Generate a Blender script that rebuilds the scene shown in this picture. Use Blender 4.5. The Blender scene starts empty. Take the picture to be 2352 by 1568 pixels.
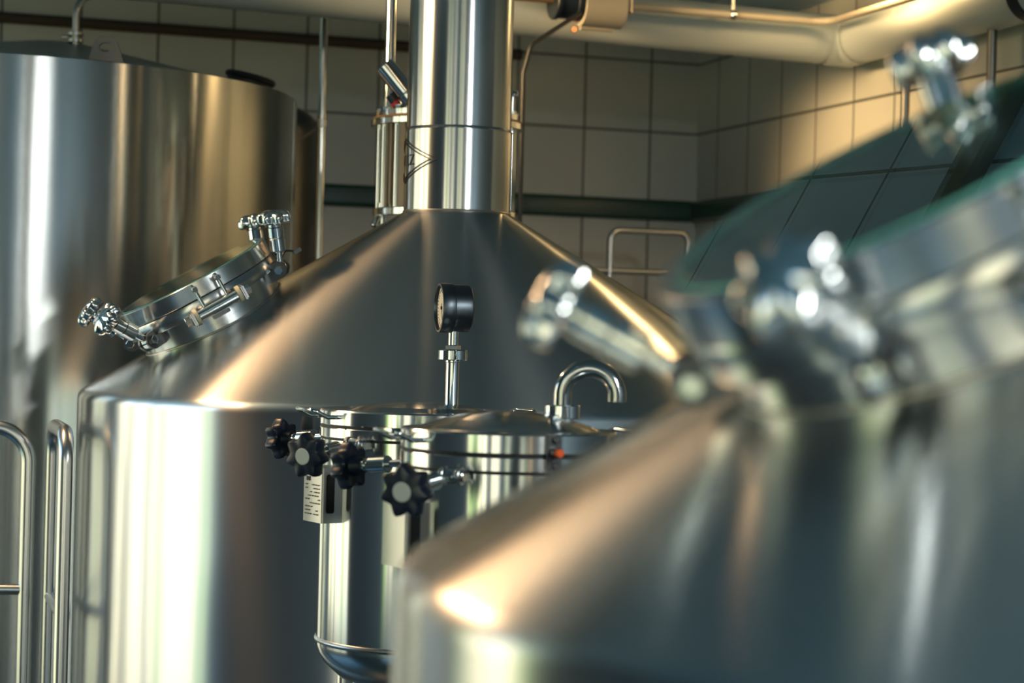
import bpy, bmesh, math, random
from math import sin, cos, pi, radians, sqrt, atan2, hypot
from mathutils import Vector, Matrix
random.seed(7)
C = bpy.context.scene.collection
SC = bpy.context.scene
V = Vector

# ------------------------------------------------------------------ materials
def nodes_of(name):
    m = bpy.data.materials.new(name); m.use_nodes = True
    nt = m.node_tree; b = nt.nodes['Principled BSDF']
    return m, nt, b

def plain(name, col, rough=.5, metal=0., spec=.5, bump=0., bscale=60., coat=0.):
    m, nt, b = nodes_of(name)
    b.inputs['Base Color'].default_value = (*col, 1); b.inputs['Roughness'].default_value = rough
    b.inputs['Metallic'].default_value = metal; b.inputs['Specular IOR Level'].default_value = spec
    b.inputs['Coat Weight'].default_value = coat
    tc = nt.nodes.new('ShaderNodeTexCoord'); n = nt.nodes.new('ShaderNodeTexNoise')
    n.inputs['Scale'].default_value = bscale; n.inputs['Detail'].default_value = 3
    nt.links.new(tc.outputs['Object'], n.inputs['Vector'])
    r = nt.nodes.new('ShaderNodeMapRange'); r.inputs['To Min'].default_value = rough * .88; r.inputs['To Max'].default_value = min(1, rough * 1.12)
    nt.links.new(n.outputs['Fac'], r.inputs['Value']); nt.links.new(r.outputs['Result'], b.inputs['Roughness'])
    if bump:
        bp = nt.nodes.new('ShaderNodeBump'); bp.inputs['Strength'].default_value = bump; bp.inputs['Distance'].default_value = .002
        nt.links.new(n.outputs['Fac'], bp.inputs['Height']); nt.links.new(bp.outputs['Normal'], b.inputs['Normal'])
    return m

def steel(name, col=(.56, .58, .58), rough=.3, aniso=0., streak=0., wave=0.):
    """stainless steel; brushed around the body's own axis when aniso > 0"""
    m, nt, b = nodes_of(name)
    b.inputs['Base Color'].default_value = (*col, 1); b.inputs['Metallic'].default_value = 1
    b.inputs['Roughness'].default_value = rough
    tc = nt.nodes.new('ShaderNodeTexCoord')
    if aniso:
        b.inputs['Anisotropic'].default_value = aniso; b.inputs['Anisotropic Rotation'].default_value = .25
        t = nt.nodes.new('ShaderNodeTangent'); t.direction_type = 'RADIAL'; t.axis = 'Z'
        nt.links.new(t.outputs['Tangent'], b.inputs['Tangent'])
        mp = nt.nodes.new('ShaderNodeMapping'); mp.inputs['Scale'].default_value = (2, 2, 260)
        n = nt.nodes.new('ShaderNodeTexNoise'); n.inputs['Scale'].default_value = 1.; n.inputs['Detail'].default_value = 4
        nt.links.new(tc.outputs['Object'], mp.inputs['Vector']); nt.links.new(mp.outputs['Vector'], n.inputs['Vector'])
        r = nt.nodes.new('ShaderNodeMapRange'); r.inputs['To Min'].default_value = rough - streak; r.inputs['To Max'].default_value = rough + streak
        nt.links.new(n.outputs['Fac'], r.inputs['Value']); nt.links.new(r.outputs['Result'], b.inputs['Roughness'])
    if wave:                                    # sheet metal is never quite flat
        w = nt.nodes.new('ShaderNodeTexNoise'); w.inputs['Scale'].default_value = 3.; w.inputs['Detail'].default_value = 1
        nt.links.new(tc.outputs['Object'], w.inputs['Vector'])
        bp = nt.nodes.new('ShaderNodeBump'); bp.inputs['Strength'].default_value = 1; bp.inputs['Distance'].default_value = wave
        nt.links.new(w.outputs['Fac'], bp.inputs['Height']); nt.links.new(bp.outputs['Normal'], b.inputs['Normal'])
    return m

BR = steel('brushed_steel', rough=.25, aniso=.96, streak=.004, wave=.003)
BRS = steel('brushed_silo_steel', col=(.47, .49, .48), rough=.2, aniso=.94, streak=.004, wave=.002)
BRC = steel('brushed_chimney_steel', rough=.2, aniso=.8, streak=.006, wave=.002)
BRV = steel('bright_vessel_steel', col=(.58, .61, .61), rough=.17, aniso=.8, streak=.006, wave=.002)
RING = steel('turned_ring_steel', rough=.22, aniso=.6, streak=.05)
POL = steel('polished_steel', col=(.62, .65, .65), rough=.12)
SAT = steel('satin_steel', col=(.52, .54, .54), rough=.28)
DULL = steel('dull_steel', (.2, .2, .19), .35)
DSTEEL = steel('dark_bracket_steel', col=(.12, .125, .13), rough=.35)
WELD = steel('weld_bead', col=(.45, .43, .39), rough=.35)
BLACK = plain('black_plastic', (.006, .012, .028), .36, spec=.5)
RUBBER = plain('black_rubber_seal', (.006, .007, .009), .6)
def ground_edge(name, col):
    m = bpy.data.materials.new(name); m.use_nodes = True; nt = m.node_tree
    nt.nodes.remove(nt.nodes['Principled BSDF'])
    a = nt.nodes.new('ShaderNodeBsdfTranslucent'); d = nt.nodes.new('ShaderNodeBsdfDiffuse'); x = nt.nodes.new('ShaderNodeMixShader')
    a.inputs['Color'].default_value = (*col, 1); d.inputs['Color'].default_value = (*col, 1); x.inputs['Fac'].default_value = .4
    nt.links.new(a.outputs[0], x.inputs[1]); nt.links.new(d.outputs[0], x.inputs[2]); nt.links.new(x.outputs[0], nt.nodes['Material Output'].inputs['Surface'])
    return m
SEAL = ground_edge('ground_glass_edge', (.30, .98, .84))
CAP = plain('pale_grey_cap', (.56, .58, .52), .5)
NYLON = plain('cream_nylon', (.72, .68, .5), .45)
ORANGE = plain('orange_plastic', (.9, .12, .015), .4)
RED = plain('red_plastic', (.5, .02, .02), .4)
DIAL = plain('dial_paper', (.72, .68, .58), .55)
INK = plain('dark_ink', (.015, .017, .02), .6)
DUCT = plain('duct_jacket_white', (.56, .64, .66), .42, bump=.15, bscale=25)
BROWN = plain('brown_conduit_paint', (.075, .05, .032), .5)
DARKPIPE = plain('dark_conduit_paint', (.02, .024, .027), .45)
GREEN = plain('dark_green_paint', (.005, .06, .042), .35, coat=.3)
FRAME = plain('window_frame_white', (.55, .55, .5), .5)
GREYBOX = plain('grey_cast_housing', (.42, .4, .34), .5)
NAVY = plain('dark_blue_flange_paint', (.01, .018, .03), .4)


def glow(name, col, s):
    m, nt, b = nodes_of(name)
    b.inputs['Base Color'].default_value = (*col, 1)
    b.inputs['Emission Color'].default_value = (*col, 1); b.inputs['Emission Strength'].default_value = s
    return m
LED = glow('orange_led', (1, .12, .01), 2.2)
LAMPGLOW = glow('warm_lamp_diffuser', (1, .62, .25), 5)

def glass_mat(name, dens):
    m = bpy.data.materials.new(name); m.use_nodes = True; nt = m.node_tree
    nt.nodes.remove(nt.nodes['Principled BSDF'])
    g = nt.nodes.new('ShaderNodeBsdfGlass'); g.inputs['IOR'].default_value = 1.5; g.inputs['Roughness'].default_value = 0.
    g.inputs['Color'].default_value = (.97, 1, .99, 1)
    a = nt.nodes.new('ShaderNodeVolumeAbsorption'); a.inputs['Color'].default_value = (.01, .72, .58, 1); a.inputs['Density'].default_value = dens
    o = nt.nodes['Material Output']
    nt.links.new(g.outputs[0], o.inputs['Surface']); nt.links.new(a.outputs[0], o.inputs['Volume'])
    return m
GLASS = glass_mat('green_tinted_glass', 3)
CLEAR = glass_mat('gauge_glass', 1)

def tiles(name, tile, mortar, size=.248, ox=.065, oz=.0, width=None, axis='Z'):
    width = width or size
    m, nt, b = nodes_of(name)
    tc = nt.nodes.new('ShaderNodeTexCoord'); sp = nt.nodes.new('ShaderNodeSeparateXYZ'); cb = nt.nodes.new('ShaderNodeCombineXYZ')
    nt.links.new(tc.outputs['Object'], sp.inputs[0])
    ax = nt.nodes.new('ShaderNodeMath'); ax.inputs[1].default_value = 20 * width + ox
    az = nt.nodes.new('ShaderNodeMath'); az.inputs[1].default_value = 20 * size + oz
    nt.links.new(sp.outputs['X'], ax.inputs[0]); nt.links.new(sp.outputs[axis], az.inputs[0])
    nt.links.new(ax.outputs[0], cb.inputs['X']); nt.links.new(az.outputs[0], cb.inputs['Y'])
    br = nt.nodes.new('ShaderNodeTexBrick'); br.offset = 0; br.squash = 1
    br.inputs['Scale'].default_value = 1; br.inputs['Brick Width'].default_value = width; br.inputs['Row Height'].default_value = size
    br.inputs['Mortar Size'].default_value = .0046; br.inputs['Mortar Smooth'].default_value = .2; br.inputs['Bias'].default_value = 0
    c2 = tuple(x * .93 for x in tile)
    br.inputs['Color1'].default_value = (*tile, 1); br.inputs['Color2'].default_value = (*c2, 1); br.inputs['Mortar'].default_value = (*mortar, 1)
    nt.links.new(cb.outputs[0], br.inputs['Vector']); nt.links.new(br.outputs['Color'], b.inputs['Base Color'])
    bp = nt.nodes.new('ShaderNodeBump'); bp.invert = True; bp.inputs['Strength'].default_value = .6; bp.inputs['Distance'].default_value = .003
    nt.links.new(br.outputs['Fac'], bp.inputs['Height']); nt.links.new(bp.outputs['Normal'], b.inputs['Normal'])
    b.inputs['Roughness'].default_value = .32
    return m
TB = tiles('wall_tiles_back', (.74, .75, .69), (.15, .155, .14), ox=.248-.065, oz=.248*10-2.421+.248*0)
TR = tiles('wall_tiles_side', (.74, .75, .69), (.15, .155, .14), ox=.248-.172, oz=.248*10-2.421)
CEIL = tiles('ceiling_panels', (.40, .62, .84), (.04, .06, .07), size=.295, width=.62, axis='Y', ox=1.56, oz=3.14)
TF = tiles('floor_tiles', (.07, .10, .13), (.04, .07, .065), size=.2)

# ------------------------------------------------------------------ mesh helpers
def fin(bm, name, mat, parent=None, M=None, smooth=35):
    bmesh.ops.recalc_face_normals(bm, faces=bm.faces)
    me = bpy.data.meshes.new(name); bm.to_mesh(me); bm.free()
    mats = mat if isinstance(mat, (list, tuple)) else [mat]
    for m in mats: me.materials.append(m)
    if smooth:
        me.polygons.foreach_set('use_smooth', [True] * len(me.polygons))
        me.set_sharp_from_angle(angle=radians(smooth))
    o = bpy.data.objects.new(name, me); C.objects.link(o)
    if parent is not None: o.parent = parent
    if M is not None: o.matrix_basis = M
    return o

def empty(name, loc, label, cat, group=None):
    o = bpy.data.objects.new(name, None); C.objects.link(o); o.location = loc
    o.empty_display_size = .05
    return tag(o, label, cat, group)

def tag(o, label, cat, group=None):
    o['label'] = label; o['category'] = cat
    if group: o['group'] = group
    return o

def struct(o):
    o['kind'] = 'structure'; return o

def lathe(bm, prof, seg=96, M=None, mi=0):
    rings = []
    for r, z in prof:
        if r < 1e-6:
            rings.append([bm.verts.new((0, 0, z))])
        else:
            rings.append([bm.verts.new((r * cos(2 * pi * i / seg), r * sin(2 * pi * i / seg), z)) for i in range(seg)])
    fs = []
    for a, b in zip(rings[:-1], rings[1:]):
        for i in range(seg):
            j = (i + 1) % seg
            if len(a) == 1 and len(b) == 1: continue
            if len(a) == 1: fs.append(bm.faces.new((a[0], b[j], b[i])))
            elif len(b) == 1: fs.append(bm.faces.new((a[i], a[j], b[0])))
            else: fs.append(bm.faces.new((a[i], a[j], b[j], b[i])))
    for f in fs: f.material_index = mi
    if M is not None:
        vs = [v for r in rings for v in r]
        bmesh.ops.transform(bm, matrix=M, verts=vs)
    return rings

def fillet(pts, rad, n=5, closed=False):
    """round the corners of a polyline (2D or 3D); rad is a number or a list"""
    P = [V(p) if len(p) == 3 else V((p[0], p[1], 0)) for p in pts]
    d3 = len(pts[0]) == 3
    out = []
    N = len(P)
    for i in range(N):
        r = rad[i] if isinstance(rad, (list, tuple)) else rad
        if (not closed and i in (0, N - 1)) or r <= 0:
            out.append(P[i]); continue
        a, b, c = P[i - 1], P[i], P[(i + 1) % N]
        u, w = (a - b), (c - b)
        lu, lw = u.length, w.length
        u, w = u / lu, w / lw
        ang = u.angle(w)
        if ang > pi - 1e-3: out.append(b); continue
        t = min(r / math.tan(ang / 2), lu * .49, lw * .49)
        rr = t * math.tan(ang / 2)
        bis = (u + w).normalized(); cen = b + bis * (rr / sin(ang / 2))
        s, e = b + u * t - cen, b + w * t - cen
        tot = s.angle(e); ax = s.cross(e).normalized()
        for k in range(n + 1):
            out.append(cen + Matrix.Rotation(tot * k / n, 3, ax) @ s)
    return [tuple(p) if d3 else (p.x, p.y) for p in out]

def tube(bm, pts, r, seg=14, caps=True, mi=0):
    P = [V(p) for p in pts]
    T = []
    for i in range(len(P)):
        t = (P[min(i + 1, len(P) - 1)] - P[max(i - 1, 0)]).normalized(); T.append(t)
    up = V((0, 0, 1)) if abs(T[0].z) < .9 else V((1, 0, 0))
    nrm = T[0].cross(up).normalized(); rings = []
    for i, p in enumerate(P):
        if i:
            q = T[i - 1].rotation_difference(T[i]); nrm = (q @ nrm).normalized()
        b = T[i].cross(nrm).normalized()
        rr = r[i] if isinstance(r, (list, tuple)) else r
        rings.append([bm.verts.new(p + (nrm * cos(2 * pi * k / seg) + b * sin(2 * pi * k / seg)) * rr) for k in range(seg)])
    for a, b in zip(rings[:-1], rings[1:]):
        for i in range(seg):
            j = (i + 1) % seg
            f = bm.faces.new((a[i], a[j], b[j], b[i])); f.material_index = mi
    if caps:
        for rg in (rings[0], rings[-1]):
            f = bm.faces.new(rg); f.material_index = mi
    return rings

def box(bm, lo, hi, M=None, bev=0., mi=0):
    lo, hi = V(lo), V(hi)
    r = bmesh.ops.create_cube(bm, size=1); vs = r['verts']
    S = Matrix.Translation((lo + hi) / 2) @ Matrix.Diagonal((*(hi - lo), 1))
    bmesh.ops.transform(bm, matrix=S, verts=vs)
    fs = {f for v in vs for f in v.link_faces}
    for f in fs: f.material_index = mi
    if bev:
        es = list({e for v in vs for e in v.link_edges})
        rb = bmesh.ops.bevel(bm, geom=es, offset=bev, segments=2, affect='EDGES', clamp_overlap=True)
        vs = list({v for f in rb['faces'] for v in f.verts} | {v for v in vs if v.is_valid})
    if M is not None: bmesh.ops.transform(bm, matrix=M, verts=vs)
    return vs

def axisM(p, d, xdir=None):
    """frame at p whose local z runs along d"""
    z = V(d).normalized()
    x = V(xdir) if xdir is not None else (V((0, 0, 1)) if abs(z.z) < .9 else V((1, 0, 0)))
    x = (x - z * x.dot(z)).normalized(); y = z.cross(x)
    M = Matrix((x, y, z)).transposed().to_4x4(); M.translation = V(p)
    return M

def cyl(bm, p0, p1, r, seg=24, bev=0., mi=0):
    p0, p1 = V(p0), V(p1); L = (p1 - p0).length
    if bev:
        prof = [(0, 0), (r - bev, 0), (r, bev), (r, L - bev), (r - bev, L), (0, L)]
    else: prof = [(0, 0), (r, 0), (r, L), (0, L)]
    lathe(bm, prof, seg, axisM(p0, p1 - p0), mi)

def hexnut(bm, p0, p1, r, mi=0): cyl(bm, p0, p1, r, 6, r * .08, mi)

def star_knob(bm, M, R, th, lobes=7, depth=.26, power=.8, dome=.15, mi=0, seg=126):
    """star grip: z from 0 (hub side) to th (outer face)"""
    def ring(s, z, inset=0.):
        vs = []
        for i in range(seg):
            a = 2 * pi * i / seg
            r = R * (1 - depth * (.5 + .5 * cos(lobes * a)) ** power) * s - inset
            vs.append(bm.verts.new((r * cos(a), r * sin(a), z)))
        return vs
    e = th * .16
    rs = [ring(.6, th * .1), ring(.9, e * .3, 0), ring(.97, e * .9), ring(1., e * 2), ring(1, th - e * 2), ring(.975, th - e * .8), ring(.92, th - e * .15), ring(.75, th + th * dome * .45), ring(.45, th + th * dome * .85)]
    for a, b in zip(rs[:-1], rs[1:]):
        for i in range(seg):
            j = (i + 1) % seg
            f = bm.faces.new((a[i], a[j], b[j], b[i])); f.material_index = mi
    c0 = bm.verts.new((0, 0, th * .1)); c1 = bm.verts.new((0, 0, th + th * dome))
    for i in range(seg):
        j = (i + 1) % seg
        f = bm.faces.new((rs[0][j], rs[0][i], c0)); f.material_index = mi
        f = bm.faces.new((rs[-1][i], rs[-1][j], c1)); f.material_index = mi
    vs = [v for r in rs for v in r] + [c0, c1]
    bmesh.ops.transform(bm, matrix=M, verts=vs)

def text_mesh(txt, size):
    cu = bpy.data.curves.new('t', 'FONT'); cu.body = txt; cu.size = size; cu.extrude = .0002; cu.align_x = 'CENTER'; cu.align_y = 'CENTER'
    ob = bpy.data.objects.new('t', cu); C.objects.link(ob)
    dg = bpy.context.evaluated_depsgraph_get(); me = bpy.data.meshes.new_from_object(ob.evaluated_get(dg))
    bpy.data.objects.remove(ob); bpy.data.curves.remove(cu)
    return me

# ------------------------------------------------------------------ the room
CX, CY = .642, 7.2                     # corner between the tiled walls
U = V((.9484, .317, 0)); W = V((.317, -.9484, 0))
ROT = atan2(U.y, U.x)
CEZ = 2.75; WD = 4.6; DEP = 10.2; TH = .25
def room(u, w, z=0): return V((CX, CY, 0)) + U * u + W * w + V((0, 0, z))
def rM(u, w, z=0, rot=0):
    M = Matrix.Rotation(ROT + rot, 4, 'Z'); M.translation = room(u, w, z); return M

def slab_with_holes(name, mat, length, height, holes, M, th=TH):
    """wall in local x (0..length), z (0..height), y thickness 0..th, rectangular openings"""
    bm = bmesh.new()
    xs = sorted({0, length, *[h[0] for h in holes], *[h[1] for h in holes]})
    zs = sorted({0, height, *[h[2] for h in holes], *[h[3] for h in holes]})
    for x0, x1 in zip(xs[:-1], xs[1:]):
        z = 0
        for z0, z1 in zip(zs[:-1], zs[1:]):
            if any(h[0] <= x0 and h[1] >= x1 and h[2] <= z0 and h[3] >= z1 for h in holes): continue
            box(bm, (x0, 0, z0), (x1, th, z1))
    return struct(fin(bm, name, mat, M=M, smooth=0))

b = bmesh.new(); box(b, (-WD - .3, -DEP - .3, -.12), (.3, .3, 0)); struct(fin(b, 'floor', TF, M=rM(0, 0), smooth=0))
# the two tiled walls that show
slab_with_holes('wall_back', TB, WD + TH, CEZ, [], rM(-WD - TH, 0, 0))
bpy.data.objects['wall_back'].matrix_basis = rM(0, 0, 0)
for v in bpy.data.objects['wall_back'].data.vertices: v.co.x -= WD + TH
MR = rM(0, 0, 0, -pi / 2)             # local x runs from the corner towards the viewer's side
slab_with_holes('wall_right', TR, 3.3, CEZ, [], MR)
WL = plain('wall_paint_blue_grey', (.10, .15, .19), .7, bump=.2)
# window wall: local x = distance from the back wall
win = [(.3, 2.95, .35, 2.62), (5.4, 7.2, .35, 2.62), (7.6, 9.4, .35, 2.62)]
slab_with_holes('wall_side', WL, DEP - 3.3, CEZ, [], MR @ Matrix.Translation((3.3, 0, 0)))
ML = rM(-WD, 0, 0, -pi / 2); MLo = ML @ Matrix.Translation((0, -TH, 0))
slab_with_holes('wall_left', WL, DEP, CEZ, win, MLo)
rear = [(.5, 2.0, .5, 2.62)]
MB = rM(-WD, DEP, 0)
slab_with_holes('wall_front', WL, WD, CEZ, rear, MB @ Matrix.Translation((0, -TH, 0)))
def window(n, x0, x1, z0, z1, M, bars=2, at=None):
    bm = bmesh.new(); f = .055
    box(bm, (x0, .08, z0), (x0 + f, .16, z1)); box(bm, (x1 - f, .08, z0), (x1, .16, z1))
    box(bm, (x0 + f, .08, z0), (x1 - f, .16, z0 + f)); box(bm, (x0 + f, .08, z1 - f), (x1 - f, .16, z1))
    for k in range(1, bars + 1):
        x = at[k - 1] if at else x0 + (x1 - x0) * k / (bars + 1); box(bm, (x - .045, .09, z0 + f), (x + .045, .15, z1 - f))
    return struct(fin(bm, 'window_%d' % n, FRAME, M=M, smooth=0))
for i, w_ in enumerate(win): window(i + 1, *w_, MLo, at=(.95, 1.55) if i == 0 else None)
window(4, *rear[0], MB @ Matrix.Translation((0, -TH, 0)), 1)
bm = bmesh.new()
box(bm, (-WD - TH, -DEP - TH, CEZ), (TH, TH, CEZ + .2))
struct(fin(bm, 'ceiling', CEIL, M=rM(0, 0), smooth=0))
bm = bmesh.new(); box(bm, (-WD, -3.765, CEZ - .03), (-.25, -3.70, CEZ)); struct(fin(bm, 'trim_3', DARKPIPE, M=rM(0, 0), smooth=0))
# green guard rail along both tiled walls
def guard(n, M, L):
    bm = bmesh.new(); z0, z1 = 2.108, 2.182
    pr = fillet([(0, z0), (-.03, z0), (-.03, z1), (0, z1)], [0, .025, .025, 0], 6)
    a = [bm.verts.new((0, y, z)) for y, z in pr]; c = [bm.verts.new((L, y, z)) for y, z in pr]
    for i in range(len(a) - 1): bm.faces.new((a[i], a[i + 1], c[i + 1], c[i]))
    bm.faces.new((a[0], c[0], c[-1], a[-1])); bm.faces.new(a); bm.faces.new(c)
    struct(fin(bm, 'trim_%d' % n, GREEN, M=M))
guard(1, rM(-WD, 0), WD - .031); guard(2, MR, 6.)

# ------------------------------------------------------------------ brewing kettles
KK = .5885; SA = sin(math.atan(KK)); CA = cos(math.atan(KK))
def clamp_unit(man, name, a, lean, parent, r0=.172, h0=.035, roll=0., size=1.):
    """swing bolt on the manhole neck: bracket, eye bolt and steel star grip (manhole coordinates)"""
    d = V((cos(a), sin(a), 0)); t = V((-sin(a), cos(a), 0)); n = V((0, 0, 1))
    piv = d * r0 + n * h0; axd = (n * cos(lean) + d * sin(lean)).normalized()
    def fit(bm_):
        for v in bm_.verts:
            q = v.co - piv; l = q.dot(axd); v.co = piv + axd * l * (size * .3 + .7) + (q - axd * l) * size
        return bm_
    bm = bmesh.new()
    for s in (-1, 1):
        pr = fillet([(-.028, -.018), (.006, -.018), (.022, 0), (.006, .018), (-.028, .018)], [0, .012, .015, .012, 0], 4)
        va = [bm.verts.new(piv + d * x + n * y + t * (s * .0125 - .0025)) for x, y in pr]
        vb = [bm.verts.new(piv + d * x + n * y + t * (s * .0125 + .0025)) for x, y in pr]
        bm.faces.new(va); bm.faces.new(vb)
        for i in range(len(va)): bm.faces.new((va[i], va[(i + 1) % len(va)], vb[(i + 1) % len(va)], vb[i]))
    br = fin(fit(bm), name, DSTEEL, parent)
    br['label'] = 'dark steel clamp bracket with swing bolt'
    bm = bmesh.new(); cyl(bm, piv - t * .019, piv + t * .019, .0055, 16, .001)
    for s in (-1, 1): hexnut(bm, piv + t * s * .0150, piv + t * s * .0215, .0095)
    fin(fit(bm), 'pivot_pin', POL, br)
    ax = (n * cos(lean) + d * sin(lean)).normalized()
    bm = bmesh.new()
    cyl(bm, piv - t * .008, piv + t * .008, .0145, 28, .0015)
    cyl(bm, piv, piv + ax * .075, .0076, 20)
    cyl(bm, piv + ax * .038, piv + ax * .0655, .0166, 36, .0012)
    cyl(bm, piv + ax * .0665, piv + ax * .088, .0162, 36, .0008)
    fin(fit(bm), 'eye_bolt', POL, br)
    bm = bmesh.new()
    cyl(bm, piv + ax * .0885, piv + ax * .104, .0150, 28, .001)
    M = axisM(piv + ax * .096, ax, t); M = M @ Matrix.Rotation(roll, 4, 'Z')
    star_knob(bm, M, .0362, .021, 7, .26, 1.25, .32)
    fin(fit(bm), 'star_knob', POL, br)
    return br

def kettle(cx, cy, zs, R, cr, psi, rho, hl, label, leans, emblem=False, welds=None, ctop=CEZ - .012, csize=1.):
    root = empty('brewing_kettle', (cx, cy, 0), label, 'brewing kettle', 'cone topped brewing kettles')
    za = zs + KK * R; zb = za - KK * cr
    bm = bmesh.new()
    prof = fillet([(R, .02), (R, zs), (cr, zb)], [0, .028, 0], 8)
    n = 40; end = prof[-1]; pre = prof[:-1]
    l0 = pre[-1]; prof = [(0, .02)] + pre + [(l0[0] + (end[0] - l0[0]) * k / n, l0[1] + (end[1] - l0[1]) * k / n) for k in range(1, n + 1)]
    lathe(bm, prof, 192)
    shell = fin(bm, 'shell', BR, root, smooth=30)
    bm = bmesh.new()
    zw = welds
    lathe(bm, [(cr + .002, zb - .012), (cr + .002, zw - .002), (cr + .0032, zw), (cr + .001, zw + .0035), (cr - .0005, zw + .005), (cr - .0015, ctop), (0, ctop)], 128)
    ch = fin(bm, 'chimney', BRC, root, smooth=30)
    bm = bmesh.new()
    ring = [(cr + .002 + .0022 * cos(2 * pi * k / 8), zb + .0022 * sin(2 * pi * k / 8)) for k in range(9)]
    lathe(bm, ring, 128); fin(bm, 'weld_seam', WELD, root)
    if emblem:
        # embossed lozenge badge wrapped on the chimney, facing sideways
        def wrap(x, z, off):
            a = radians(75) - x / (cr + .002)
            r = cr + .002 + off
            return V((-sin(a) * r, -cos(a) * r, z))
        zc = welds - .069; hw, hh = .112, .048
        bm = bmesh.new()
        N = 48
        def rhomb(s):
            pts = []
            for q in range(4):
                p0 = [(1, 0), (0, 1), (-1, 0), (0, -1)][q]; p1 = [(0, 1), (-1, 0), (0, -1), (1, 0)][q]
                for k in range(N // 4):
                    f = k / (N // 4); pts.append(((p0[0] * (1 - f) + p1[0] * f) * s, (p0[1] * (1 - f) + p1[1] * f) * s))
            return pts
        def band(s0, s1, o):
            A = rhomb(s0); B = rhomb(s1); va = []; vb = []; vc = []; vd = []
            for (x, y), (x2, y2) in zip(A, B):
                va.append(bm.verts.new(wrap(x * hw, zc + y * hh, -.001))); vb.append(bm.verts.new(wrap(x * hw, zc + y * hh, o)))
                vc.append(bm.verts.new(wrap(x2 * hw, zc + y2 * hh, o))); vd.append(bm.verts.new(wrap(x2 * hw, zc + y2 * hh, -.001)))
            for i in range(N):
                j = (i + 1) % N
                for p, q in ((va, vb), (vb, vc), (vc, vd)): bm.faces.new((p[i], p[j], q[j], q[i]))
        band(1., .965, .0022); band(.85, .815, .0022)
        em = fin(bm, 'emblem', INK, ch)
        em['label'] = 'dark double outlined lozenge emblem'
        me = text_mesh('KULZ', .033)
        bm = bmesh.new(); bm.from_mesh(me); bpy.data.meshes.remove(me)
        for v in bm.verts:
            v.co = wrap(v.co.x * .98 + .007, zc + v.co.y, .0012 + v.co.z)
        fin(bm, 'lettering', INK, ch, smooth=0)
    # manhole on the cone flank, in its own frame
    o = V((-sin(psi), -cos(psi), 0)); nn = V((o.x * SA, o.y * SA, CA)); up = V((-o.x * CA, -o.y * CA, SA)); e2 = nn.cross(up)
    p = o * rho + V((0, 0, zs + KK * (R - rho)))
    M = Matrix((up, e2, nn)).transposed().to_4x4(); M.translation = p
    rn = .155
    bm = bmesh.new(); cyl(bm, (0, 0, -.4), (0, 0, .06), rn - .006, 96); cut = fin(bm, 'cut', POL, root, M)
    md = shell.modifiers.new('hole', 'BOOLEAN'); md.operation = 'DIFFERENCE'; md.object = cut; md.solver = 'EXACT'
    dg = bpy.context.evaluated_depsgraph_get(); dg.update(); me = bpy.data.meshes.new_from_object(shell.evaluated_get(dg))
    shell.modifiers.clear(); shell.data = me; bpy.data.objects.remove(cut); me.set_sharp_from_angle(angle=radians(30))
    bm = bmesh.new()
    def dropz(a_):                       # height of the cone under the neck circle, manhole frame
        x, y = rn * cos(a_), rn * sin(a_); lo_, hi_ = -.08, .04
        for _ in range(40):
            z_ = (lo_ + hi_) / 2; q = M @ V((x, y, z_))
            if q.z > za - KK * hypot(q.x, q.y): hi_ = z_
            else: lo_ = z_
        return (lo_ + hi_) / 2
    lathe(bm, [(rn - .006, -.05), (rn, -.05), (rn, hl - .064), (rn + .014, hl - .062), (rn + .015, hl - .060), (rn + .015, hl - .0365), (rn + .014, hl - .035), (rn - .006, hl - .035), (rn - .006, -.05)], 128)
    nk = fin(bm, 'manhole_neck', RING, root, M)
    bm = bmesh.new(); lathe(bm, [(rn - .004, hl - .0355), (rn + .0122, hl - .0355), (rn + .0122, hl - .0325), (rn - .004, hl - .0325)], 96)
    fin(bm, 'gasket', RUBBER, nk)
    bm = bmesh.new()
    wp = [V(((rn + .001) * cos(2 * pi * k / 128), (rn + .001) * sin(2 * pi * k / 128), dropz(2 * pi * k / 128))) for k in range(129)]
    tube(bm, wp, .0024, 8, caps=False); fin(bm, 'weld_seam', WELD, nk)
    bm = bmesh.new()
    rl = .172
    lathe(bm, [(rl - .0135, hl - .033), (rl - .001, hl - .033), (rl, hl - .032), (rl, hl - .0012), (rl - .0012, hl), (rl - .0125, hl), (rl - .0135, hl - .001), (rl - .0135, hl - .033)], 128)
    lid = fin(bm, 'manhole_lid', RING, root, M)
    bm = bmesh.new()
    lathe(bm, [(0, hl - .030), (rl - .0145, hl - .030), (rl - .014, hl - .0295), (rl - .014, hl + .0012), (rl - .0145, hl + .0018), (0, hl + .0018)], 160)
    for f in bm.faces:
        if abs(sum((v.co.z for v in f.verts)) / len(f.verts) - (hl - .015)) < .012: f.material_index = 1
    g = fin(bm, 'sight_glass', [GLASS, SEAL], lid)
    g['label'] = 'thick green tinted glass pane'
    for k, (a, ln) in enumerate(leans):
        cl = clamp_unit(None, 'clamp', radians(a), radians(ln), root, r0=.18, h0=hl - .068, roll=.2 + k * .4, size=csize)
        cl.matrix_basis = M
    # hinge on the side of the manhole
    a = radians(leans_hinge.get(label, 268)); d = V((cos(a), sin(a), 0)); t = V((-sin(a), cos(a), 0)); n3 = V((0, 0, 1))
    hp = d * .196 + n3 * (hl - .062)
    bm = bmesh.new(); cyl(bm, hp - t * .044, hp + t * .044, .0125, 32, .001)
    box(bm, (-.018, -.006, -.006), (.018, .02, .006), axisM(hp - d * .012 - n3 * .016, n3, t))
    hg = fin(bm, 'hinge', POL, root, M)
    bm = bmesh.new()
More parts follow.
